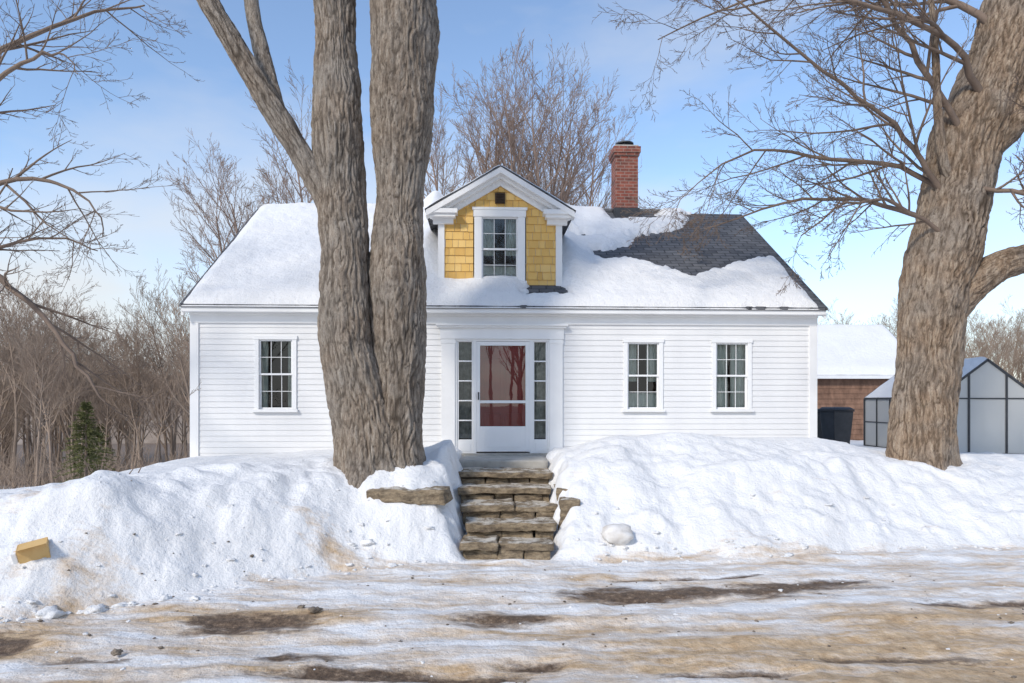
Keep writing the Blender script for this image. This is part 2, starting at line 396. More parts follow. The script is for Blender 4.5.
# ------------------------------------------------------------------ house
H = empty('white_clapboard_house', (-.18, 12.4, 0), math.radians(2.5))
UL, UR, WT = -5.52, 5.80, 3.57
SLP = .682; Z0 = 3.69
RZ = lambda v: Z0+SLP*(v+.22)
VR = 3.9; DEP = 7.8
wins = [(-4.42, -3.68, 1.83, 3.08), (-2.75, -2.01, 1.83, 3.08), (2.22, 2.95, 1.83, 3.05), (3.86, 4.60, 1.83, 3.05)]
CX = .012
def clap(name, a0, a1, z0, z1, opens, fn, rng_fn=None, exp=.102):
    b = B(); z = z0
    while z < z1-.001:
        zt = min(z+exp, z1); br = {z, zt}
        for o in opens:
            for q in (o[2], o[3]):
                if z < q < zt: br.add(q)
        br = sorted(br)
        for s0, s1 in zip(br[:-1], br[1:]):
            lo, hi = (a0, a1) if not rng_fn else rng_fn((s0+s1)/2)
            if hi <= lo: continue
            segs = [(lo, hi)]
            for o in opens:
                if o[2] < (s0+s1)/2 < o[3]:
                    ns = []
                    for p, q in segs:
                        if o[0] > p: ns.append((p, min(q, o[0])))
                        if o[1] < q: ns.append((max(p, o[1]), q))
                    segs = [x for x in ns if x[1] > x[0]]
            o0 = CX*(1-(s0-z)/exp)+.002; o1 = CX*(1-(s1-z)/exp)+.002
            for p, q in segs:
                b.poly([fn(p, s0, o0), fn(q, s0, o0), fn(q, s1, o1), fn(p, s1, o1)])
                if s0 == z: b.poly([fn(p, s0, .001), fn(q, s0, .001), fn(q, s0, o0), fn(p, s0, o0)])
        z = zt
    return b.done(name, paint, H)
clap('front_siding', UL+.12, UR-.12, .95, WT-.2, wins+[(-1.10, 1.10, .9, 3.40)], lambda a, z, o: (a, -o, z))
gr = lambda z: (0, DEP) if z < RZ(0)-.1 else ((z-Z0)/SLP-.22+.1, DEP-((z-Z0)/SLP-.22+.1))
clap('side_siding_west', 0, DEP, .3, 6.4, [], lambda a, z, o: (UL-o, a, z), gr)
clap('side_siding_east', 0, DEP, .5, 6.4, [], lambda a, z, o: (UR+o, a, z), gr)
B().box(UL, UR, DEP-.05, DEP, .0, 3.5).done('back_wall', paint, H)
B().box(UL+.02, UR-.02, .02, .06, .2, 1.0).done('foundation', porch, H)
b = B()
for x0, x1 in ((UL-.03, UL+.12), (UR-.12, UR+.03)): b.box(x0, x1, -.035, .10, .95, WT-.2)
b.box(UL-.03, UR+.03, -.04, .05, WT-.2, WT+.06)
b.box(UL-.10, UR+.10, -.20, -.04, WT-.02, WT+.04)
b.box(UL-.10, UR+.10, -.225, -.2, WT-.02, WT+.06)
b.box(UL-.03, UR+.03, -.075, -.04, WT-.06, WT-.02)
b.done('corner_boards_and_frieze', trimp, H, .004)
b = B()
A0, A1 = UL-.12, UR+.12
for s in (0, 1):
    def P(u, v, dz): return (u, v if s == 0 else 2*VR-v, RZ(v)+dz)
    b.hexa([P(A0, -.25, -.045), P(A1, -.25, -.045), P(A1, VR, -.045), P(A0, VR, -.045), P(A0, -.25, 0), P(A1, -.25, 0), P(A1, VR, 0), P(A0, VR, 0)])
b.done('roof', roofm, H)
b = B()
for u0, u1 in ((A0+.01, A0+.05), (A1-.05, A1-.01)):
    for s in (0, 1):
        def P(u, v, dz): return (u, v if s == 0 else 2*VR-v, RZ(v)+dz)
        b.hexa([P(u0, -.2, -.22), P(u1, -.2, -.22), P(u1, VR, -.22), P(u0, VR, -.22), P(u0, -.2, -.06), P(u1, -.2, -.06), P(u1, VR, -.06), P(u0, VR, -.06)])
b.done('rake_boards', trimp, H)
def sdpoly(X, Y, P):
    d = np.full(X.shape, 1e9); ins = np.zeros(X.shape, bool)
    for i in range(len(P)):
        ax, ay = P[i]; bx, by = P[(i+1) % len(P)]
        t = np.clip(((X-ax)*(bx-ax)+(Y-ay)*(by-ay))/((bx-ax)**2+(by-ay)**2), 0, 1)
        d = np.minimum(d, np.hypot(X-ax-t*(bx-ax), Y-ay-t*(by-ay)))
        c = ((ay > Y) != (by > Y)) & (X < (bx-ax)*(Y-ay)/(by-ay+1e-12)+ax); ins ^= c
    return np.where(ins, -d, d)
PB = [(2.0, 1.85), (2.7, 2.15), (3.0, 2.55), (3.6, 2.75), (4.2, 2.95), (4.5, 3.4), (4.8, 4.3), (6.5, 4.3), (6.5, 1.5), (5.7, 1.65), (5.0, 1.5), (4.3, 1.15), (3.76, .85), (3.3, 1.2), (2.7, 1.5), (2.1, 1.6)]
PB2 = [(.5, .15), (1.25, .1), (1.35, .45), (.55, .5)]
PB3 = [(1.3, 2.45), (1.5, 2.3), (2.3, 2.55), (1.6, 2.75)]
PB4 = [(2.6, 3.45), (3.5, 3.4), (3.9, 3.6), (3.9, 4.2), (2.6, 4.2)]
us = np.arange(A0, A1+.001, .035); vs = np.arange(-.26, VR+.02, .035)
UU, VVg = np.meshgrid(us, vs)
nz = fbm2(UU*2.2, VVg*2.2, 81, 4)
sd = np.minimum.reduce([sdpoly(UU, VVg, PB)-.03, sdpoly(UU, VVg, PB2)+.0, sdpoly(UU, VVg, PB3)+.05, sdpoly(UU, VVg, PB4)+.05])+nz*.18+fbm2(UU*9, VVg*9, 83, 2)*.09
e = np.minimum.reduce([sd, UU-A0-.05+nz*.03, (A1-UU)-.16+nz*.08, VVg+.232+nz*.02])
T = np.where(e > 0, .13*np.sqrt(np.clip(e/.20, 0, 1)), -.03)
T = T+np.where(e > 0, (.05*fbm2(UU*1.1, VVg*1.1, 85, 4)+.018*fbm2(UU*6, VVg*6, 86, 3))*np.clip(e/.25, 0, 1), 0)
side = np.exp(-((np.abs(UU+.02)-1.45)/.28)**2)*sstep(.3, .9, VVg)*np.where(UU < 0, .34, .16)
T = T+np.where(e > .1, side, 0)
zz = RZ(VVg)+T
Vs = np.stack([UU.ravel(), VVg.ravel(), zz.ravel()], 1)
n0, n1 = len(us), len(vs); I2 = np.arange(n0*n1).reshape(n1, n0)
F2 = np.stack([I2[:-1, :-1], I2[:-1, 1:], I2[1:, 1:], I2[1:, :-1]], -1).reshape(-1, 4)
mk('roof_snow', Vs, F2[(T.ravel()[F2] > -.02).any(1)], snow, H, True)
Vb = Vs.copy(); Vb[:, 1] = 2*VR-Vb[:, 1]; Tb = np.where(UU > 4.5, -.04, .10); Vb[:, 2] = (RZ(VVg)+Tb).ravel()
mk('back_roof_snow', Vb, F2[:, ::-1], snow, H, True)

def window(name, u0, u1, z0, z1, v, parent, tw=.075, kind=0):
    W = empty(name, parent=parent)
    b = B()
    b.box(u0-.0, u0+tw, v-.035, v+.10, z0, z1); b.box(u1-tw, u1, v-.035, v+.10, z0, z1)
    b.box(u0-.015, u1+.015, v-.045, v+.10, z1, z1+tw*.9); b.box(u0-.03, u1+.03, v-.075, v+.10, z0-.05, z0)
    b.done('casing', trimp, W, .004)
    a0, a1 = u0+tw, u1-tw; zm = (z0+z1)/2
    b = B()
    for (s0, s1, d) in ((zm-.012, z1, .005), (z0, zm+.018, .035)):
        f = .028; y0, y1 = v+d, v+d+.028
        b.box(a0, a0+f, y0, y1, s0, s1); b.box(a1-f, a1, y0, y1, s0, s1)
        b.box(a0+f, a1-f, y0+.001, y1, s1-f, s1-.0005); b.box(a0+f, a1-f, y0+.001, y1, s0+.0005, s0+f*1.2)
        w = a1-a0-2*f
        for k in (1, 2):
            x = a0+f+w*k/3; b.box(x-.005, x+.005, y0+.006, y1-.004, s0+f*1.2, s1-f)
        h = (s0+f*1.2+s1-f)/2; b.box(a0+f, a1-f, y0+.008, y1-.006, h-.005, h+.005)
    b.done('sash_and_muntins', trimp, W)
    b = B()
    b.poly([(a0+.01, v+.022, zm), (a1-.01, v+.022, zm), (a1-.01, v+.022, z1-.01), (a0+.01, v+.022, z1-.01)])
    b.poly([(a0+.01, v+.052, z0+.01), (a1-.01, v+.052, z0+.01), (a1-.01, v+.052, zm), (a0+.01, v+.052, zm)])
    b.done('glass', glass, W)
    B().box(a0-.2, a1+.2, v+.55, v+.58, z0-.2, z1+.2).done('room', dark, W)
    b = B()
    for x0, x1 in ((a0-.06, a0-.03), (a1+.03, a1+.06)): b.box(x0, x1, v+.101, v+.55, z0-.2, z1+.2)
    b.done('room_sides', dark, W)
    def drape(x0, x1, zb, zt, nm, ph):
        n = 30; Vv = []; Ff = []
        for i in range(n+1):
            x = x0+(x1-x0)*i/n; y = v+.12+.018*math.sin(i*1.15+ph)
            Vv += [(x, y, zb), (x, y+.01, zt)]
        for i in range(n): Ff.append((2*i, 2*i+2, 2*i+3, 2*i+1))
        mk(nm, Vv, Ff, curtain, W, True)
    w = a1-a0
    if kind == 0:
        drape(a0-.03, a0+w*.20, z0, z1, 'curtain_a', 0); drape(a1-w*.20, a1+.03, z0, z1, 'curtain_b', 1)
    elif kind == 1:
        drape(a0-.03, a0+w*.34, zm-.1, z1, 'curtain_a', 0); drape(a1-w*.34, a1+.03, zm-.1, z1, 'curtain_b', 1); drape(a0-.03, a1+.03, z0, z0+.3, 'cafe_curtain', 2)
    elif kind == 2:
        drape(a0-.03, a0+w*.45, z0, z1, 'curtain_a', 0); drape(a1-w*.45, a1+.03, z0, z1, 'curtain_b', 1.4)
    return W
for i, (w, k) in enumerate(zip(wins, (0, 0, 1, 2))): window('window_unit', *w, 0.0, H, kind=k)

E = empty('entry', parent=H)
b = B()
for s in (-1, 1):
    x0, x1 = (-1.10, -.85) if s < 0 else (.86, 1.10)
    b.box(x0, x1, -.05, .05, .98, 3.10); b.box(x0-.015, x1+.015, -.065, .05, .975, 1.12); b.box(x0-.012, x1+.012, -.06, .05, 3.02, 3.08)
b.box(-1.12, 1.12, -.06, .05, 3.10, 3.30); b.box(-1.16, 1.16, -.11, .05, 3.30, 3.335); b.box(-1.19, 1.19, -.14, .05, 3.335, 3.368)
b.box(-.85, .86, -.03, .08, 3.06, 3.099)
for x in (-.85, -.52, .50, .825): b.box(x, x+.035 if abs(x) > .6 else x+.055, -.03, .08, 1.02, 3.06)
for x0, x1 in ((-.815, -.52), (.555, .825)):
    b.box(x0, x1, -.015, .06, 1.02, 1.27)
    b.box(x0+.05, x1-.05, -.022, .0, 1.07, 1.22)
    zz0, zz1 = 1.27, 3.06
    b.box(x0, x0+.03, -.01, .03, zz0, zz1); b.box(x1-.03, x1, -.01, .03, zz0, zz1)
    for k in range(6):
        z = zz0+(zz1-zz0)*k/5; b.box(x0+.03, x1-.03, -.008, .028, max(zz0, z-.012), min(zz1, z+.012))
b.done('door_surround', trimp, E, .003)
b = B()
for x0, x1 in ((-.815, -.52), (.555, .825)): b.poly([(x0, .01, 1.27), (x1, .01, 1.27), (x1, .01, 3.06), (x0, .01, 3.06)])
b.done('sidelight_glass', glass, E)
b = B(); b.poly([(-.41, -.005, 1.50), (.44, -.005, 1.50), (.44, -.005, 3.0), (-.41, -.005, 3.0)])
b.done('storm_door_glass', glass2, E)
b = B()
b.box(-.465, -.400, -.025, .015, 1.06, 3.055); b.box(.425, .50, -.025, .015, 1.06, 3.055)
b.box(-.400, .425, -.024, .014, 2.985, 3.054); b.box(-.400, .425, -.024, .014, 1.061, 1.52); b.box(-.400, .425, -.024, .014, 1.94, 1.99)
b.box(-.32, .345, -.031, -.024, 1.14, 1.44)
b.done('storm_door', alum, E, .006)
b = B(); b.box(-.44, -.415, -.075, -.05, 2.0, 2.14); b.box(-.435, -.42, -.05, -.02, 2.03, 2.05); b.box(-.435, -.42, -.05, -.02, 2.10, 2.12)
b.done('door_handle', steel, E, .003)
b = B(); b.box(-.46, .49, .05, .09, 1.05, 3.05)
for x0, x1 in ((-.33, -.02), (.05, .36)):
    for z0, z1 in ((1.2, 1.75), (1.95, 2.75)): b.box(x0, x1, .034, .05, z0, z1)
b.done('red_inner_door', red, E, .008)
B().box(-.9, .9, -.10, .045, .98, 1.035).done('sill', porch, E, .005)
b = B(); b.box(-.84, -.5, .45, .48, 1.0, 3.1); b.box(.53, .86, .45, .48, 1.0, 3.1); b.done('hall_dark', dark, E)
sheer = mat('sidelight_sheer', (.16, .17, .16), (.34, .35, .32), 12, .9, 0)
for x0, x1 in ((-.80, -.54), (.58, .82)):
    Vv = []; Ff = []
    for i in range(17):
        x = x0+(x1-x0)*i/16; y = .10+.01*math.sin(i*1.6); Vv += [(x, y, 1.3), (x, y, 3.05)]
    for i in range(16): Ff.append((2*i, 2*i+2, 2*i+3, 2*i+1))
    mk('sidelight_curtain', Vv, Ff, sheer, E, True)

# ---- dormer
D = empty('dormer', parent=H)
dc = -.02; DV = .5; ez, pz, ew = 5.52, 6.34, 1.38
sl = (pz-ez)/ew
rd_ = random.Random(8)
Vy = []; Fy = []; Ry = []
wo = (-.53, .47, 4.10, 5.60)
z = 4.12
while z < 6.2:
    x = dc-1.05-rd_.random()*.1; exp = .15
    while x < dc+1.05:
        w = rd_.uniform(.10, .20); x0, x1 = max(x+.003, dc-1.05), min(x+w-.003, dc+1.05); zt = z+exp
        x += w
        if x1-x0 < .02: continue
        pieces = [(x0, x1)]
        if z < wo[3]-.02 and zt > wo[2]:
            pieces = [p for p in ((x0, min(x1, wo[0])), (max(x0, wo[1]), x1)) if p[1]-p[0] > .01]
        r = rd_.random(); zb = z+rd_.uniform(-.004, .004)
        for p0, p1 in pieces:
            n = len(Vy); o = .020+rd_.uniform(0, .005)
            l0 = pz-.16-sl*abs(p0-dc); l1 = pz-.16-sl*abs(p1-dc)
            if min(l0, l1) < zb+.01: continue
            t0, t1 = min(zt, l0), min(zt, l1)
            Vy += [(p0, DV-o, zb), (p1, DV-o, zb), (p1, DV-.006, t1), (p0, DV-.006, t0), (p0, DV, zb), (p1, DV, zb), (p1, DV, t1), (p0, DV, t0)]
            Fy += [(n, n+1, n+2, n+3), (n, n+4, n+5, n+1), (n, n+3, n+7, n+4), (n+1, n+5, n+6, n+2)]; Ry += [r]*8
    z += exp
mk('yellow_shingles', Vy, Fy, yellow, D, False, {'rnd': Ry})
b = B()
bx0, bx1 = dc-1.16, dc+1.16
b.box(bx0+.01, wo[0], DV+.001, DV+.05, 4.0, ez); b.box(wo[1], bx1-.01, DV+.001, DV+.05, 4.0, ez)
b.poly([(bx0, DV+.03, ez), (bx1, DV+.03, ez), (dc, DV+.03, pz-.08)])
for x in (bx0, bx1): b.poly([(x, DV, 4.0), (x, 3.6, 4.0), (x, 3.6, ez+.1), (x, DV, ez+.1)])
b.done('dormer_walls', paint, D)
b = B()
b.box(bx0-.01, dc-1.05, DV-.04, DV+.001, 4.08, ez-.02); b.box(dc+1.05, bx1+.01, DV-.04, DV+.001, 4.08, ez-.02)
for s in (-1, 1):
    xa, xb = sorted((dc+s*(ew-.02), dc+s*.80))
    b.box(xa, xb, DV-.26, DV-.001, ez-.06, ez+.02)
    xa, xb = sorted((dc+s*(ew-.06), dc+s*.84)); b.box(xa, xb, DV-.22, DV-.002, ez-.12, ez-.06)
    xa, xb = sorted((dc+s*(ew-.12), dc+s*.88)); b.box(xa, xb, DV-.10, DV-.003, ez-.22, ez-.12)
def rake2(o0, o1, y0, y1, tm):
    for s in (-1, 1):
        def Q(t, o, y): return (dc+s*ew*t, y, pz-(pz-ez)*t-o)
        b.hexa([Q(0, o1, y0), Q(tm, o1, y0), Q(tm, o1, y1), Q(0, o1, y1), Q(0, o0, y0), Q(tm, o0, y0), Q(tm, o0, y1), Q(0, o0, y1)])
rake2(.022, .13, DV-.27, DV-.01, 1.0); rake2(.131, .20, DV-.17, DV-.012, .93); rake2(.201, .31, DV-.06, DV-.013, .85)
b.done('dormer_cornice', trimp, D)
b = B()
for s in (-1, 1):
    def Q(t, o, y): return (dc+s*(ew+.02)*t, y, pz-(pz-ez)*t-o)
    y0, y1 = DV-.28, 3.7
    b.hexa([Q(0, .020, y0), Q(1, .020, y0), Q(1, .020, y1), Q(0, .020, y1), Q(0, 0, y0), Q(1, 0, y0), Q(1, 0, y1), Q(0, 0, y1)])
b.done('dormer_roof', roofm, D)
ds = np.linspace(-1, 1, 70); dv = np.linspace(DV-.27, 3.7, 80); DS, DVV = np.meshgrid(ds, dv)
TT = .07*np.sqrt(np.clip((1-np.abs(DS))/.12, 0, 1))*np.sqrt(np.clip((DVV-(DV-.28))/.12, 0, 1))+.02*fbm2(DS*4, DVV*3, 91, 3)+.005
Vd = np.stack([(dc+DS*ew).ravel(), DVV.ravel(), (pz-(pz-ez)*np.sqrt(DS**2+.002)+TT).ravel()], 1)
I3 = np.arange(70*80).reshape(80, 70); F3 = np.stack([I3[:-1, :-1], I3[:-1, 1:], I3[1:, 1:], I3[1:, :-1]], -1).reshape(-1, 4)
mk('dormer_snow', Vd, F3, snow, D, True)
b = B(); b.box(dc-.10, dc+.09, DV-.05, DV-.02, 5.70, 5.90)
b.done('gable_vent_frame', vent, D)
b = B()
for k in range(6): b.hexa([(dc-.085, DV-.075, 5.715+k*.03), (dc+.075, DV-.075, 5.715+k*.03), (dc+.075, DV-.045, 5.735+k*.03), (dc-.085, DV-.045, 5.735+k*.03),
                           (dc-.085, DV-.075, 5.722+k*.03), (dc+.075, DV-.075, 5.722+k*.03), (dc+.075, DV-.045, 5.742+k*.03), (dc-.085, DV-.045, 5.742+k*.03)])
b.done('vent_louvres', vent, D)
window('dormer_window', -.51, .45, 4.24, 5.45, DV, D, tw=.14, kind=1)
b = B(); b.box(-.55, .49, DV-.05, DV, 5.579, 5.63); b.done('window_head', trimp, D)

# ---- chimney
C = empty('chimney', parent=H)
cu, cv = 3.07, VR+.05
B().box(cu-.27, cu+.27, cv-.27, cv+.27, 6.0, 7.80).done('stack', brick, C)
b = B(); b.box(cu-.30, cu+.30, cv-.30, cv+.30, 7.80, 7.87); b.box(cu-.325, cu+.325, cv-.325, cv+.325, 7.87, 8.01); b.done('corbel', brick, C)
B().box(cu-.28, cu+.28, cv-.28, cv+.28, 8.01, 8.06).done('crown', porch, C, .01)
b = B()
for k in range(16):
    a0, a1 = 2*math.pi*k/16, 2*math.pi*(k+1)/16
    for r0, r1, z0, z1 in ((.17, .16, 8.06, 8.14), (.22, .22, 8.15, 8.18)):
        b.poly([(cu+r0*math.cos(a0), cv+r0*math.sin(a0), z0), (cu+r0*math.cos(a1), cv+r0*math.sin(a1), z0), (cu+r1*math.cos(a1), cv+r1*math.sin(a1), z1), (cu+r1*math.cos(a0), cv+r1*math.sin(a0), z1)])
    b.poly([(cu, cv, 8.20), (cu+.22*math.cos(a0), cv+.22*math.sin(a0), 8.18), (cu+.22*math.cos(a1), cv+.22*math.sin(a1), 8.18)])
b.done('flue_cap', steel, C)
B().box(cu-.30, cu+.30, cv-.30, cv+.30, 6.2, 6.56).done('flashing', steel, C)

# ------------------------------------------------------------------ trees
def hero_stem(ctrl, seed, flare=0, nsides=150, dr=.024, depth=.038):
    c = np.array(ctrl, float); n = len(c)
    pts = []
    for i in range(n-1):
        p0 = c[max(i-1, 0)]; p1 = c[i]; p2 = c[i+1]; p3 = c[min(i+2, n-1)]
        L = np.linalg.norm(p2[:3]-p1[:3]); k = max(2, int(L/dr))
        for t in np.arange(k)/k:
            pts.append(.5*((2*p1)+(-p0+p2)*t+(2*p0-5*p1+4*p2-p3)*t*t+(-p0+3*p1-3*p2+p3)*t**3))
    pts.append(c[-1]); P = np.array(pts); R = np.maximum(P[:, 3], .01); P = P[:, :3]
    Tn = np.gradient(P, axis=0); Tn /= np.linalg.norm(Tn, axis=1)[:, None]
    u = np.array([1., 0, 0]); U = []
    for t in Tn:
        u = u-t*u.dot(t); u /= np.linalg.norm(u); U.append(u)
    U = np.array(U); W = np.cross(Tn, U)
    s = np.concatenate([[0], np.cumsum(np.linalg.norm(np.diff(P, axis=0), axis=1))])
    th = np.linspace(0, 2*np.pi, nsides, endpoint=False)
    TH, SS = np.meshgrid(th, s); RR = R[:, None]+0*TH
    x = np.cos(TH)*RR; y = np.sin(TH)*RR
    wx = .12*(vn3(x*4, y*4, SS*2.2, seed+5)-.5)+.05*(vn3(x*11, y*11, SS*7, seed+15)-.5); wy = .12*(vn3(x*4+9, y*4, SS*2.2, seed+6)-.5)+.05*(vn3(x*11, y*11+5, SS*7, seed+16)-.5)
    n1 = vn3((x+wx)*18, (y+wy)*18, SS*1.5, seed); n2 = vn3((x+wx)*31, (y+wy)*31, SS*3.6, seed+1)
    gate = vn3(x*2, y*2, SS*1.2, seed+9)
    rid = np.maximum((1-np.abs(2*n1-1))**4*(.4+.7*gate), .8*(1-np.abs(2*n2-1))**3.5)
    sc = np.clip(RR/.35, .15, 1)
    plate = vn3((x+wx)*22, (y+wy)*22, SS*4, seed+12)
    disp = -depth*rid*sc+(plate-.5)*.022*sc+(vn3(x*1.8, y*1.8, SS*.9, seed+2)-.5)*.20*sc*np.minimum(RR/.4, 1)+(vn3(x*34, y*34, SS*16, seed+3)-.5)*.018*sc+(vn3(x*4, y*4, SS*3, seed+7)-.5)*.05*sc
    if flare:
        zz = np.maximum(P[:, 2]-.0, 0)[:, None]
        disp = disp+flare*np.exp(-zz/.28)*(.6+.4*np.cos(TH*5+seed)+.25*np.cos(TH*3+seed*2))
    Q = P[:, None, :]+(np.cos(TH)[..., None]*U[:, None, :]+np.sin(TH)[..., None]*W[:, None, :])*(RR+disp)[..., None]
    m = len(P); I = np.arange(m*nsides).reshape(m, nsides); J = np.roll(I, -1, 1)
    Fq = np.stack([I[:-1], J[:-1], J[1:], I[1:]], -1).reshape(-1, 4)
    return Q.reshape(-1, 3), Fq, rid.ravel()
def hero(name, stems, loc, mt):
    E_ = empty(name, loc); VV = []; FF = []; AA = []; n = 0
    for ctrl, seed, fl, ns in stems:
        q, f, a = hero_stem(ctrl, seed, fl, ns)
        VV.append(q); FF.append(f+n); AA.append(a); n += len(q)
    mk('trunk', np.concatenate(VV), np.concatenate(FF), mt, E_, True, {'furrow': np.concatenate(AA)})
    return E_
class TB:
    def __init__(s, seed): s.V = []; s.F = []; s.r = random.Random(seed)
    def tube(s, pts, rad, n):
        V = s.V; b0 = len(V); u = None
        for i, p in enumerate(pts):
            t = (pts[min(i+1, len(pts)-1)]-pts[max(i-1, 0)])
            t.normalize()
            if u is None: u = t.orthogonal().normalized()
            u = (u-t*u.dot(t)).normalized(); w = t.cross(u)
            for k in range(n):
                a = 6.28318*k/n; q = p+(u*math.cos(a)+w*math.sin(a))*rad[i]; V.append((q.x, q.y, q.z))
        for i in range(len(pts)-1):
            for k in range(n):
                k2 = (k+1) % n; a = b0+i*n; s.F.append((a+k, a+k2, a+n+k2, a+n+k))
    def kids(s, pts, rad, L, lev, cfg):
        if lev > cfg['max']: return
        r = s.r; K = cfg['k'][lev-1]; m = len(pts)-1
        for j in range(K):
            t = cfg.get('t0', .2)+(1-cfg.get('t0', .2))*(j+r.random())/K; f = min(t, .999)*m; i = int(f); f -= i
            p = pts[i].lerp(pts[i+1], f); d = (pts[i+1]-pts[i]).normalized(); ra = rad[i]*(1-f)+rad[i+1]*f
            o = d.orthogonal().normalized(); a = r.uniform(0, 6.283); o = o*math.cos(a)+d.cross(o)*math.sin(a)
            ang = math.radians(r.gauss(cfg['ang'][lev-1], 9)); nd = (d*math.cos(ang)+o*math.sin(ang)).normalized()
            s.grow(p, nd, L*cfg['ratio'][lev-1]*r.uniform(.6, 1.15)*(1-.45*t), max(ra*.62, cfg['rmin']), lev, cfg)
    def grow(s, p, d, L, r0, lev, cfg):
        r = s.r; n = cfg.get('seg', [9, 7, 5, 4, 3])[lev]; pts = [p.copy()]; rad = [r0]; d = d.copy(); wd = cfg['wander']
        for i in range(n):
            d = (d+Vector((r.gauss(0, wd), r.gauss(0, wd), r.gauss(0, wd)+cfg['up'][lev]))).normalized(); p = p+d*(L/n); pts.append(p)
            rad.append(max(r0*(1-.82*(i+1)/n), cfg['rmin']*.7))
        s.tube(pts, rad, [8, 6, 4, 3, 3][lev]); s.kids(pts, rad, L, lev+1, cfg)
    def limb(s, ctrl, cfg, lev=1, rs=1):
        c = [Vector(a[:3]) for a in ctrl]; R = [a[3]*rs for a in ctrl]; pts = []; rad = []
        for i in range(len(c)-1):
            p0, p1, p2, p3 = c[max(i-1, 0)], c[i], c[i+1], c[min(i+2, len(c)-1)]
            for q in range(4):
                t = q/4; pts.append(.5*((2*p1)+(p2-p0)*t+(2*p0-5*p1+4*p2-p3)*t*t+(3*p1-p0-3*p2+p3)*t**3)); rad.append(R[i]*(1-t)+R[i+1]*t)
        pts.append(c[-1]); rad.append(R[-1])
        for i in range(1, len(pts)): pts[i] = pts[i]+Vector([s.r.gauss(0, .015) for _ in range(3)])
        L = sum((pts[i+1]-pts[i]).length for i in range(len(pts)-1))
        s.tube(pts, rad, 10); s.kids(pts, rad, L, lev, cfg)
    def obj(s, name, mt, parent=None): return mk(name, s.V, s.F, mt, parent, True)
CF = dict(max=4, k=[14, 8, 5, 3], ang=[44, 38, 36, 34], ratio=[.48, .52, .5, .5], wander=.08, up=[.0, .02, .02, .02, .02], rmin=.0038, t0=.15)
CS = dict(CF, k=[9, 6, 4, 2])

lt = hero('old_maple_tree', [
    ([(-.12, 0, -.5, .42), (-.14, 0, 0, .41), (-.28, 0, 1.04, .42), (-.46, 0, 2.0, .40), (-.50, 0, 3.13, .34), (-.58, 0, 3.8, .34), (-.64, 0, 5.2, .31), (-.67, 0, 6.6, .30), (-.75, -.1, 8.4, .26), (-.9, -.2, 11, .16)], 3, .14, 190),
    ([(.16, .12, -.5, .41), (.18, .12, 0, .40), (.21, .10, 1.04, .40), (.25, .08, 2.0, .41), (.25, .06, 3.13, .39), (.23, .05, 3.8, .38), (.27, .05, 5.2, .42), (.30, .05, 6.6, .47), (.30, .1, 7.6, .42), (.2, .1, 9.5, .24), (.1, .2, 12, .12)], 17, .12, 190),
    ([(-.45, -.02, 3.05, .16), (-.68, -.05, 3.7, .19), (-1.12, -.15, 4.5, .175), (-1.54, -.3, 5.2, .165), (-1.95, -.4, 5.9, .15), (-2.34, -.5, 6.6, .14), (-3.1, -.7, 8.2, .10), (-3.7, -.8, 10, .05)], 29, 0, 90),
    ([(-1.30, -.22, 4.8, .09), (-1.50, -.1, 5.35, .115), (-1.72, .1, 6.0, .11), (-1.92, .25, 6.8, .10), (-2.1, .5, 8.5, .07)], 37, 0, 70),
    ([(.45, .1, 7.0, .25), (.9, .15, 8.2, .25), (1.5, .2, 9.8, .15), (2.0, .2, 12, .06)], 41, 0, 60),
], (-1.81, 9.5, .93), bark)
t = TB(5)
for c in ([(1.4, 0, 9.0, .10), (2.4, -.3, 9.2, .07), (3.3, -.6, 8.5, .04), (3.9, -.8, 7.4, .02)], [(-3.0, -.6, 8.0, .09), (-4.0, -.8, 8.6, .06), (-4.9, -1, 8.2, .04), (-5.4, -1, 7.4, .02)],
          [(-.8, -.1, 8.5, .12), (-1.2, .6, 10, .08), (-1.6, 1, 12, .04)], [(.3, .1, 8.8, .12), (.5, -.8, 10.2, .08), (.6, -1.5, 12, .03)], [(1.6, .2, 10, .1), (2.8, .8, 11, .06), (3.8, 1.2, 11.5, .03)]):
    t.limb(c, CS)
t.obj('branches', twig, lt)

rt = hero('leaning_maple_tree', [
    ([(0, 0, -.5, .50), (0, 0, 0, .44), (.03, 0, 1.1, .42), (.10, 0, 2.1, .43), (.20, 0, 2.9, .48), (.36, 0, 3.5, .50), (.50, 0, 4.2, .47), (.66, 0, 4.95, .47), (.95, 0, 5.8, .47), (1.2, 0, 6.5, .44), (1.40, 0, 7.25, .40), (1.8, .1, 8.8, .3), (2.2, .2, 11, .15)], 53, .13, 210),
    ([(.25, .0, 2.2, .22), (.60, -.1, 2.75, .27), (1.05, -.2, 3.10, .23), (1.65, -.3, 3.3, .20), (2.4, -.5, 3.9, .17), (3.4, -.8, 5, .10)], 59, 0, 100),
    ([(.75, -.1, 4.7, .2), (1.25, -.2, 5.3, .22), (1.75, -.3, 6.2, .18), (2.1, -.4, 7.5, .15)], 67, 0, 90),
    ([(.4, -.2, 4.2, .07), (.10, -.35, 4.6, .075), (-.02, -.4, 5.4, .06), (-.1, -.45, 6.4, .05), (-.3, -.5, 8, .03)], 71, 0, 40),
], (6.80, 11.3, .84), bark2)
rt.scale = (1.076, 1.076, 1.076)
t = TB(9)
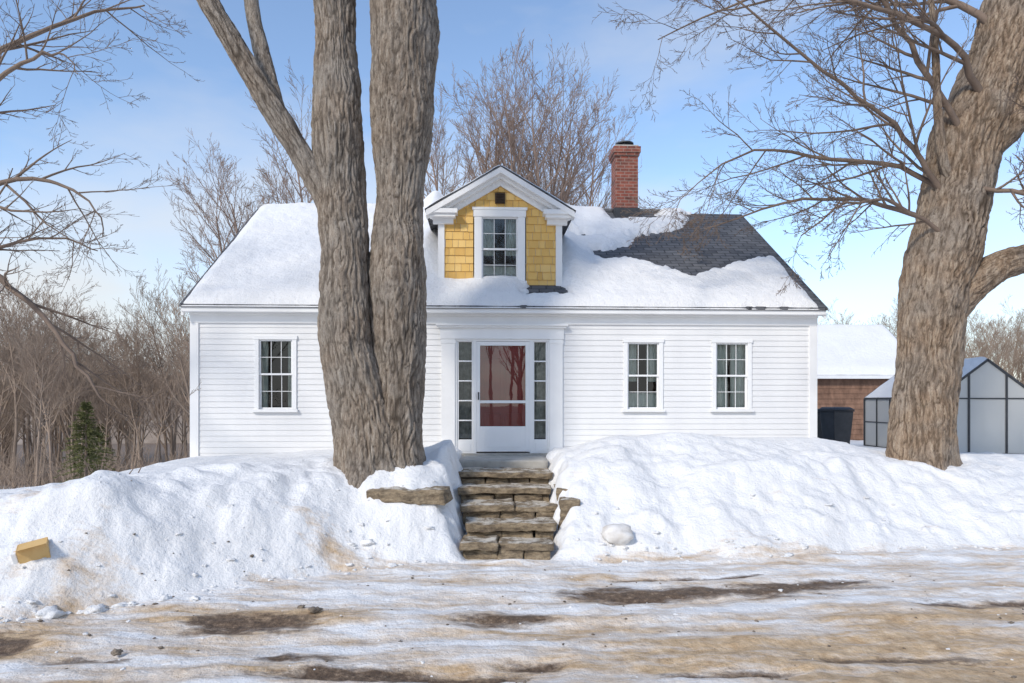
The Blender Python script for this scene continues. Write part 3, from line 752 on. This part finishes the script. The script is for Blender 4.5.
R1 = [
    [(.3, -.2, 4.0, .07), (-.1, -.3, 4.5, .055), (-.7, -.5, 5.1, .045), (-1.6, -.7, 5.6, .035), (-2.8, -.9, 6.4, .022), (-3.5, -1, 6.9, .01)],
    [(.3, -.2, 4.1, .06), (-.4, -.1, 4.65, .05), (-1.4, .1, 4.8, .04), (-2.5, .2, 5.0, .025), (-3.4, .3, 4.5, .012), (-3.8, .3, 4.0, .007)],
    [(.5, -.3, 4.9, .07), (-.3, -.4, 6.1, .055), (-1.0, -.5, 7.1, .04), (-1.9, -.6, 8.2, .02)],
    [(.2, -.3, 3.5, .045), (-.7, -.5, 3.95, .035), (-1.5, -.7, 3.9, .024), (-2.2, -.8, 3.4, .012)],
    [(.7, -.3, 5.6, .08), (.1, -.6, 6.2, .06), (-.9, -.9, 6.5, .045), (-2.2, -1.2, 6.6, .03), (-3.6, -1.5, 6.2, .012)],
    [(1.1, -.2, 6.6, .09), (.4, .2, 7.4, .065), (-.8, .6, 7.9, .045), (-2.2, 1, 7.9, .03), (-3.8, 1.3, 7.3, .012)],
    [(.2, .2, 3.9, .06), (-.5, .8, 4.4, .045), (-1.6, 1.4, 4.5, .03), (-2.8, 2.0, 4.2, .012)],
    [(1.6, -.3, 3.3, .07), (1.5, -.6, 4.0, .05), (1.1, -.9, 4.6, .035), (.9, -1.1, 5.4, .015)],
    [(2.0, -.4, 3.5, .07), (2.0, -.7, 2.9, .05), (1.8, -.9, 2.4, .03), (1.7, -1, 1.9, .015)],
    [(.5, -.35, 4.3, .05), (1.0, -.8, 4.0, .04), (1.5, -1.0, 4.2, .03), (2.0, -1.2, 3.7, .012)]]
for c in R1: t.limb(c, CF, rs=.72)
t.obj('branches', twig, rt)

ot = empty('roadside_tree', (-8.7, 9.6, hz(-8.7, 9.6)-.2))
t = TB(21)
q, f, a = hero_stem([(0, 0, -.3, .34), (0, 0, 1, .3), (.1, 0, 3, .27), (0, 0, 6, .22), (-.1, 0, 9, .12)], 73, .1, 70)
mk('trunk', q, f, bark, ot, True, {'furrow': a})
for c in ([(0, 0, 3.6, .09), (1.0, 0, 3.75, .07), (1.7, -.1, 3.35, .055), (2.3, -.2, 2.85, .045), (2.8, -.3, 2.25, .032), (3.15, -.3, 1.75, .016)],
          [(0, 0, 4.2, .08), (1.2, .1, 4.8, .05), (2.1, .1, 4.9, .035), (2.7, .1, 4.6, .018), (2.9, .1, 4.1, .01)],
          [(0, 0, 5.0, .08), (1.2, -.1, 6.0, .05), (2.1, -.2, 6.5, .03), (2.6, -.3, 6.5, .015), (2.8, -.3, 6.2, .008)],
          [(0, 0, 3.2, .06), (1, .3, 3.9, .035), (1.9, .5, 4.2, .022), (2.5, .6, 4.0, .010)],
          [(0, 0, 5.8, .08), (1.2, .5, 7, .05), (2.2, 1, 7.8, .03), (2.9, 1.2, 8, .015)]):
    t.limb(c, dict(CF, k=[9, 6, 4, 2], rmin=.0035), rs=.75)
t.obj('branches', twig, ot)

# crowns close behind the house
CU = dict(max=4, k=[22, 9, 6, 3], ang=[30, 30, 30, 28], ratio=[.52, .55, .5, .5], wander=.06, up=[0, .07, .06, .05, .05], rmin=.006, t0=.25)
CB = dict(max=4, k=[30, 9, 6, 3], ang=[36, 34, 30, 28], ratio=[.44, .5, .5, .5], wander=.05, up=[0, .06, .05, .05, .04], rmin=.0065, t0=.22, seg=[8, 6, 4, 3, 2])
bv_ = []
for i in range(3):
    t = TB(300+i); t.grow(Vector((0, 0, 0)), Vector((0, 0, 1)), 11.5, .15, 0, CB)
    o = t.obj('crown_mesh', twig3); bv_.append(o.data); bpy.data.objects.remove(o)
def crown(x, y, top, i, rz, w=1):
    z0 = hz(x, y)-.1; k = (top-z0)/11.5
    e_ = empty('bare_tree', (x, y, z0)); o = bpy.data.objects.new('trunk_and_branches', bv_[i]); o.scale = (k*w, k*w, k); o.rotation_euler = (0, 0, rz); link(o, e_)
crown(.2, 25.5, 12.9, 0, 0, .9); crown(1.9, 26.5, 12.6, 1, 2, .9); crown(-1.4, 26, 12.3, 2, 4, .9); crown(.9, 28, 13.5, 1, 5, 1); crown(-2.6, 27, 11.8, 0, 1, .9); crown(3.0, 27, 11.6, 2, 3, .8); crown(-.6, 28.5, 13.0, 2, 2.5, 1); crown(1.4, 29, 13.2, 0, 4.2, 1)
crown(-10.4, 28, 10.6, 1, .5); crown(-8.6, 30, 12.0, 2, 1.5); crown(-12.8, 31, 10.2, 0, 2.5); crown(-11.6, 33, 11.0, 2, 5)

CW = dict(CU, k=[20, 7, 5, 2], rmin=.012, wander=.07)
var = []
for i in range(5):
    t = TB(100+i); c = dict(CW, t0=.22+.08*i, ang=[32+4*i, 32, 30, 28])
    t.grow(Vector((0, 0, 0)), Vector((0, 0, 1)), 13, .15, 0, c)
    o = t.obj('wood_tree_mesh', twig2); me = o.data; bpy.data.objects.remove(o); var.append(me)
def woods(name, spots):
    E_ = empty(name)
    xs_ = np.array([s[0] for s in spots]); ys_ = np.array([s[1] for s in spots]); h_ = height(xs_, ys_)
    for (x, y, s), z in zip(spots, h_):
        o = bpy.data.objects.new('tree', rr.choice(var)); o.location = (x, y, z-.2); o.rotation_euler = (rr.gauss(0, .04), rr.gauss(0, .04), rr.uniform(0, 6.28)); k = s*rr.uniform(.8, 1.12)
        o.scale = (k*rr.uniform(.8, 1.1), k*.95, k); link(o, E_)
rr = random.Random(77)
sp = []
for i in range(165):
    y = rr.uniform(43, 92); x = -y*rr.uniform(.40, .90); sp.append((x, y, rr.uniform(.60, .92)*(1+.003*(y-40))))
for i in range(18):
    y = rr.uniform(36, 44); x = -y*rr.uniform(.36, .85); sp.append((x, y, rr.uniform(.50, .80)))
woods('distant_woods', sp)
sp = []
for i in range(80):
    y = rr.uniform(55, 100); x = y*rr.uniform(.40, .90); sp.append((x, y, rr.uniform(.66, .88)*(y/86)))
woods('distant_woods', sp)
sp = [(rr.uniform(-22, 26), rr.uniform(-34, -20), rr.uniform(.8, 1.1)) for i in range(22)]+[(.9, -11, .8), (-2.4, -15, .9), (3.2, -13, .85)]
woods('woods_across_road', sp)
t = TB(55)
bx = [(rr.uniform(-36, -12), rr.uniform(33, 52)) for i in range(320)]
hb = height(np.array([a[0] for a in bx]), np.array([a[1] for a in bx]))
cb = dict(max=1, k=[5], ang=[30], ratio=[.5], wander=.12, up=[0, .05], rmin=.012, t0=.3)
for (x, y), z in zip(bx, hb):
    for k in range(2):
        t.grow(Vector((x+rr.gauss(0, .3), y, float(z)-.1)), Vector((rr.gauss(0, .3), rr.gauss(0, .3), 1)).normalized(), rr.uniform(1.0, 2.8), .025, 0, cb)
t.obj('roadside_brush', twig2)
def hill(name, x0, x1, y0, top, seed):
    a = np.linspace(x0, x1, 260); b_ = np.linspace(0, 1, 40); A, Bb = np.meshgrid(a, b_)
    Y = y0+Bb*80+6*fbm2(A*.02, Bb*3, seed, 3)
    Z = -8+(top(A)+8)*np.sin(Bb*math.pi/2)**.8+2.2*fbm2(A*.12, Bb*14, seed+1, 4)
    I = np.arange(A.size).reshape(A.shape); Fh = np.stack([I[:-1, :-1], I[:-1, 1:], I[1:, 1:], I[1:, :-1]], -1).reshape(-1, 4)
    mk(name, np.stack([A.ravel(), Y.ravel(), Z.ravel()], 1), Fh, hillm, None, True)
hill('hills', -420, 420, 125, lambda A: 12+2*np.sin(A*.012)+2*np.cos(A*.031+1)-9*sstep(20, 90, A), 5)

def spruce(x, y, h, w, seed):
    E_ = empty('young_spruce_tree', (x, y, hz(x, y)-.1)); r = random.Random(seed)
    t = TB(seed); t.tube([Vector((0, 0, 0)), Vector((0, 0, h*.5)), Vector((0, 0, h))], [.07, .04, .01], 6); t.obj('trunk', twig, E_)
    Vn = []; Fn = []
    for i in range(230):
        f = r.random()**.8; z = h*(.06+.92*f); L = w*(1-f)**.85*r.uniform(.55, 1.15)+.08; a = r.uniform(0, 6.283); dr = Vector((math.cos(a), math.sin(a), -.15+.35*f))
        for k in range(34):
            q = r.uniform(.12, 1); p = Vector((0, 0, z))+dr*L*q+Vector((0, 0, -.12*q*q*L)); s = .10+.06*r.random()
            d = (dr+Vector((r.gauss(0, .6), r.gauss(0, .6), r.gauss(0, .4)))).normalized(); o = d.orthogonal().normalized()*.018
            n = len(Vn); Vn += [tuple(p-o), tuple(p+o), tuple(p+d*s)]; Fn.append((n, n+1, n+2))
    mk('needles', Vn, Fn, needle, E_)
spruce(-18.4, 29.5, 4.0, 1.5, 3); spruce(-26.5, 44, 4.2, 1.5, 4); spruce(-30, 48, 5.2, 1.6, 5)

# ------------------------------------------------------------------ barn
BN = empty('shingled_barn', (9.6, 24, 0), math.radians(2))
zb = .3
B().box(0, 4.9, 0, 5, zb, 2.9).done('walls', barnw, BN)
b = B()
for i in range(12):
    z = .6+i*.18; b.hexa([(-.01, -.03, z), (4.91, -.03, z), (4.91, 0, z), (-.01, 0, z), (-.01, -.012, z+.18), (4.91, -.012, z+.18), (4.91, 0, z+.18), (-.01, 0, z+.18)])
b.done('shingle_courses', barnw, BN)
b = B(); b.poly([(4.9, 0, 2.9), (4.9, 5, 2.9), (4.9, 2.5, 4.7)]); b.poly([(0, 0, 2.9), (0, 5, 2.9), (0, 2.5, 4.7)]); b.done('gables', barnw, BN)
b = B()
for s in (0, 1):
    f = lambda v: v if s == 0 else 5-v
    b.hexa([(-.2, f(-.25), 2.80), (5.1, f(-.25), 2.80), (5.1, f(2.5), 4.78), (-.2, f(2.5), 4.78), (-.2, f(-.25), 2.86), (5.1, f(-.25), 2.86), (5.1, f(2.5), 4.84), (-.2, f(2.5), 4.84)])
b.done('roof', roofm, BN)
b = B(); b.box(-.2, 5.1, -.29, -.25, 2.74, 2.86); b.done('fascia', trimp, BN)
gu = np.linspace(-.18, 5.08, 50); gv = np.linspace(-.24, 5.24, 60); GU, GV = np.meshgrid(gu, gv)
GZ = 4.84-.72*np.sqrt((GV-2.5)**2+.01)+.17*np.minimum(1, np.sqrt(np.clip(np.minimum(np.minimum(GU+.18, 5.08-GU), np.minimum(GV+.24, 5.24-GV))/.2, 0, 1)))+.03*fbm2(GU, GV, 4, 3)
I = np.arange(GU.size).reshape(GU.shape); mk('roof_snow', np.stack([GU.ravel(), GV.ravel(), GZ.ravel()], 1), np.stack([I[:-1, :-1], I[:-1, 1:], I[1:, 1:], I[1:, :-1]], -1).reshape(-1, 4), snow, BN, True)

# ------------------------------------------------------------------ greenhouse
G = empty('greenhouse', (9.3, 15.0, .78))
gw, gl_, eh, ph = 2.3, 3.0, 1.25, 2.10
fr = B(); pn = B()
for y in (0, gl_):
    for x in (0, gw): fr.beam((x, y, 0), (x, y, eh), .022)
    fr.beam((0, y, eh), (gw/2, y, ph), .024); fr.beam((gw, y, eh), (gw/2, y, ph), .024); fr.beam((0, y, .02), (gw, y, .02), .022)
    for x in (gw*.32, gw*.68): fr.beam((x, y, 0), (x, y, eh+(ph-eh)*.64), .02)
    fr.beam((0, y, eh), (gw, y, eh), .014)
    yo = y+(.004 if y == 0 else -.004)
    pn.poly([(0, yo, 0), (gw, yo, 0), (gw, yo, eh), (gw/2, yo, ph), (0, yo, eh)])
for x in (0, gw):
    for k in range(6): y = gl_*k/5; fr.beam((x, y, 0), (x, y, eh), .017); fr.beam((x, y, eh), (gw/2, y, ph), .017)
    for z in (.02, eh): fr.beam((x, 0, z), (x, gl_, z), .022)
    fr.beam((x, 0, .65), (x, gl_, .65), .012)
    xo = x+(.004 if x == 0 else -.004)
    pn.poly([(xo, 0, 0), (xo, gl_, 0), (xo, gl_, eh), (xo, 0, eh)]); pn.poly([(xo, 0, eh), (xo, gl_, eh), (gw/2, gl_, ph-.005), (gw/2, 0, ph-.005)])
fr.beam((gw/2, 0, ph), (gw/2, gl_, ph), .025)
fr.done('frame', steel, G); pn.done('panels', polyc, G)
Vg = []; Fg = []
for i in range(31):
    for j in range(21):
        y = gl_*i/30; tt = -1+2*j/20; k = .07*math.sqrt(max(0, min(1, min(y, gl_-y)/.15)))*math.sqrt(max(0, (1-abs(tt))/.3 if abs(tt) > .7 else 1))
        Vg.append((gw/2+tt*gw/2, y, ph-(ph-eh)*abs(tt)+.03+k*(.7+.5*mn.noise(Vector((tt*2, y, 0))))))
for i in range(30):
    for j in range(20):
        if j < 10: a = i*21+j; Fg.append((a, a+1, a+22, a+21))
mk('roof_snow', Vg, Fg, snow, G, True)

# ------------------------------------------------------------------ bins
def bin_(x, y, rz):
    z0 = hz(x, y)-.06
    E_ = empty('wheeled_trash_bin', (x, y, z0), rz); b = B()
    w0, w1, h = .19, .25, .86
    b.hexa([(-w0, -w0, .04), (w0, -w0, .04), (w0, w0, .04), (-w0, w0, .04), (-w1, -w1, h), (w1, -w1, h), (w1, w1, h), (-w1, w1, h)])
    b.box(-w1-.02, w1+.02, -w1-.02, w1+.02, h, h+.035); b.done('body', rubber, E_, .02)
    b = B(); b.hexa([(-w1-.02, -w1-.04, h+.04), (w1+.02, -w1-.04, h+.04), (w1+.02, w1+.04, h+.04), (-w1-.02, w1+.04, h+.04), (-w1+.05, -w1+.05, h+.10), (w1-.05, -w1+.05, h+.10), (w1-.05, w1, h+.10), (-w1+.05, w1, h+.10)])
    b.beam((-w1, w1+.07, h+.02), (w1, w1+.07, h+.02), .015); b.done('lid', rubber, E_, .015)
    for s in (-1, 1):
        t = TB(1); t.tube([Vector((s*.18, w0+.03, .1)), Vector((s*.23, w0+.03, .1))], [.1, .1], 16); t.obj('wheel', rubber, E_)
bin_(7.32, 15.4, .2); bin_(7.48, 16.6, .1)

# ------------------------------------------------------------------ cardboard box on the bank
bxx, bxy = -4.70, 6.72
CBX = empty('cardboard_box', (bxx, bxy, hz(bxx, bxy)+.02), .35); CBX.rotation_euler = (.2, -.22, .5); CBX.scale = (.9, .9, .9)
b = B(); b.box(-.14, .14, -.10, -.092, -.1, .1); b.box(-.14, .14, .092, .1, -.1, .1); b.box(-.14, -.132, -.092, .092, -.1, .1); b.box(.132, .14, -.092, .092, -.1, .1)
b.box(-.132, .132, -.092, .092, .09, .098)
b.hexa([(-.14, -.10, .1), (.14, -.10, .1), (.14, -.095, .1), (-.14, -.095, .1), (-.15, -.18, .13), (.13, -.18, .13), (.13, -.175, .134), (-.15, -.175, .134)])
b.done('box_walls', card, CBX, .003)
B().box(-.20, -.145, -.09, .09, -.09, .08).done('white_flap', trimp, CBX, .01)
t = TB(66)
for i in range(10):
    x = -5.2+rr.gauss(0, .25); y = 8.9+rr.gauss(0, .2)
    t.grow(Vector((x, y, hz(x, y)-.02)), Vector((rr.gauss(.3, .3), 0, 1)).normalized(), rr.uniform(.15, .4), .008, 1, dict(max=2, k=[3, 3], ang=[35, 35], ratio=[.5, .5], wander=.1, up=[0, 0, 0], rmin=.003, t0=.3))
t.obj('dead_weed_stalks', twig)

# ------------------------------------------------------------------ light, sky, camera
EL, RO = 36, 215
w = bpy.data.worlds.new('World'); S.world = w; w.use_nodes = True; nt = w.node_tree
bg = nt.nodes['Background']; sky = N(nt, 'ShaderNodeTexSky', sky_type='NISHITA', sun_disc=False)
sky.sun_elevation = math.radians(EL); sky.sun_rotation = math.radians(RO); sky.air_density = 1.0; sky.dust_density = .5; sky.ozone_density = 1.0; sky.altitude = 200
tc = N(nt, 'ShaderNodeTexCoord'); mp = N(nt, 'ShaderNodeMapping'); mp.inputs['Scale'].default_value = (1, 1, 2.6); mp.inputs['Location'].default_value = (.3, .2, .1)
nt.links.new(tc.outputs['Generated'], mp.inputs[0])
cf = noi(nt, mp.outputs[0], 2.0, 6, .5)
sep = N(nt, 'ShaderNodeSeparateXYZ'); nt.links.new(tc.outputs['Generated'], sep.inputs[0])
low = ramp(nt, sep.outputs[2], [(.0, g(.50)), (.20, g(.20)), (.42, g(.0)), (.8, g(.0))])
f = ramp(nt, math_(nt, 'ADD', cf, low), [(.54, g(.02)), (.95, g(.95))])
skc = mixc(nt, 1.0, sky.outputs[0], (1.60, 1.67, 1.74), 'MULTIPLY')
c = mixc(nt, f, skc, (6.1, 6.15, 6.2))
nt.links.new(c, bg.inputs[0]); bg.inputs[1].default_value = .136
sl_ = bpy.data.lights.new('sun', 'SUN'); sl_.energy = 2.6; sl_.angle = math.radians(8); sl_.color = (1, .93, .83)
so = link(bpy.data.objects.new('sun', sl_))
r_ = math.radians(RO); e_ = math.radians(EL)
so.rotation_euler = Vector((math.sin(r_)*math.cos(e_), math.cos(r_)*math.cos(e_), math.sin(e_))).to_track_quat('Z', 'Y').to_euler()
cam = bpy.data.cameras.new('camera'); co = link(bpy.data.objects.new('camera', cam)); co.location = (0, 0, 2.0); co.rotation_euler = (math.pi/2, 0, 0)
cam.lens = 24; cam.sensor_width = 36; cam.shift_y = .057; cam.clip_end = 3000
S.camera = co
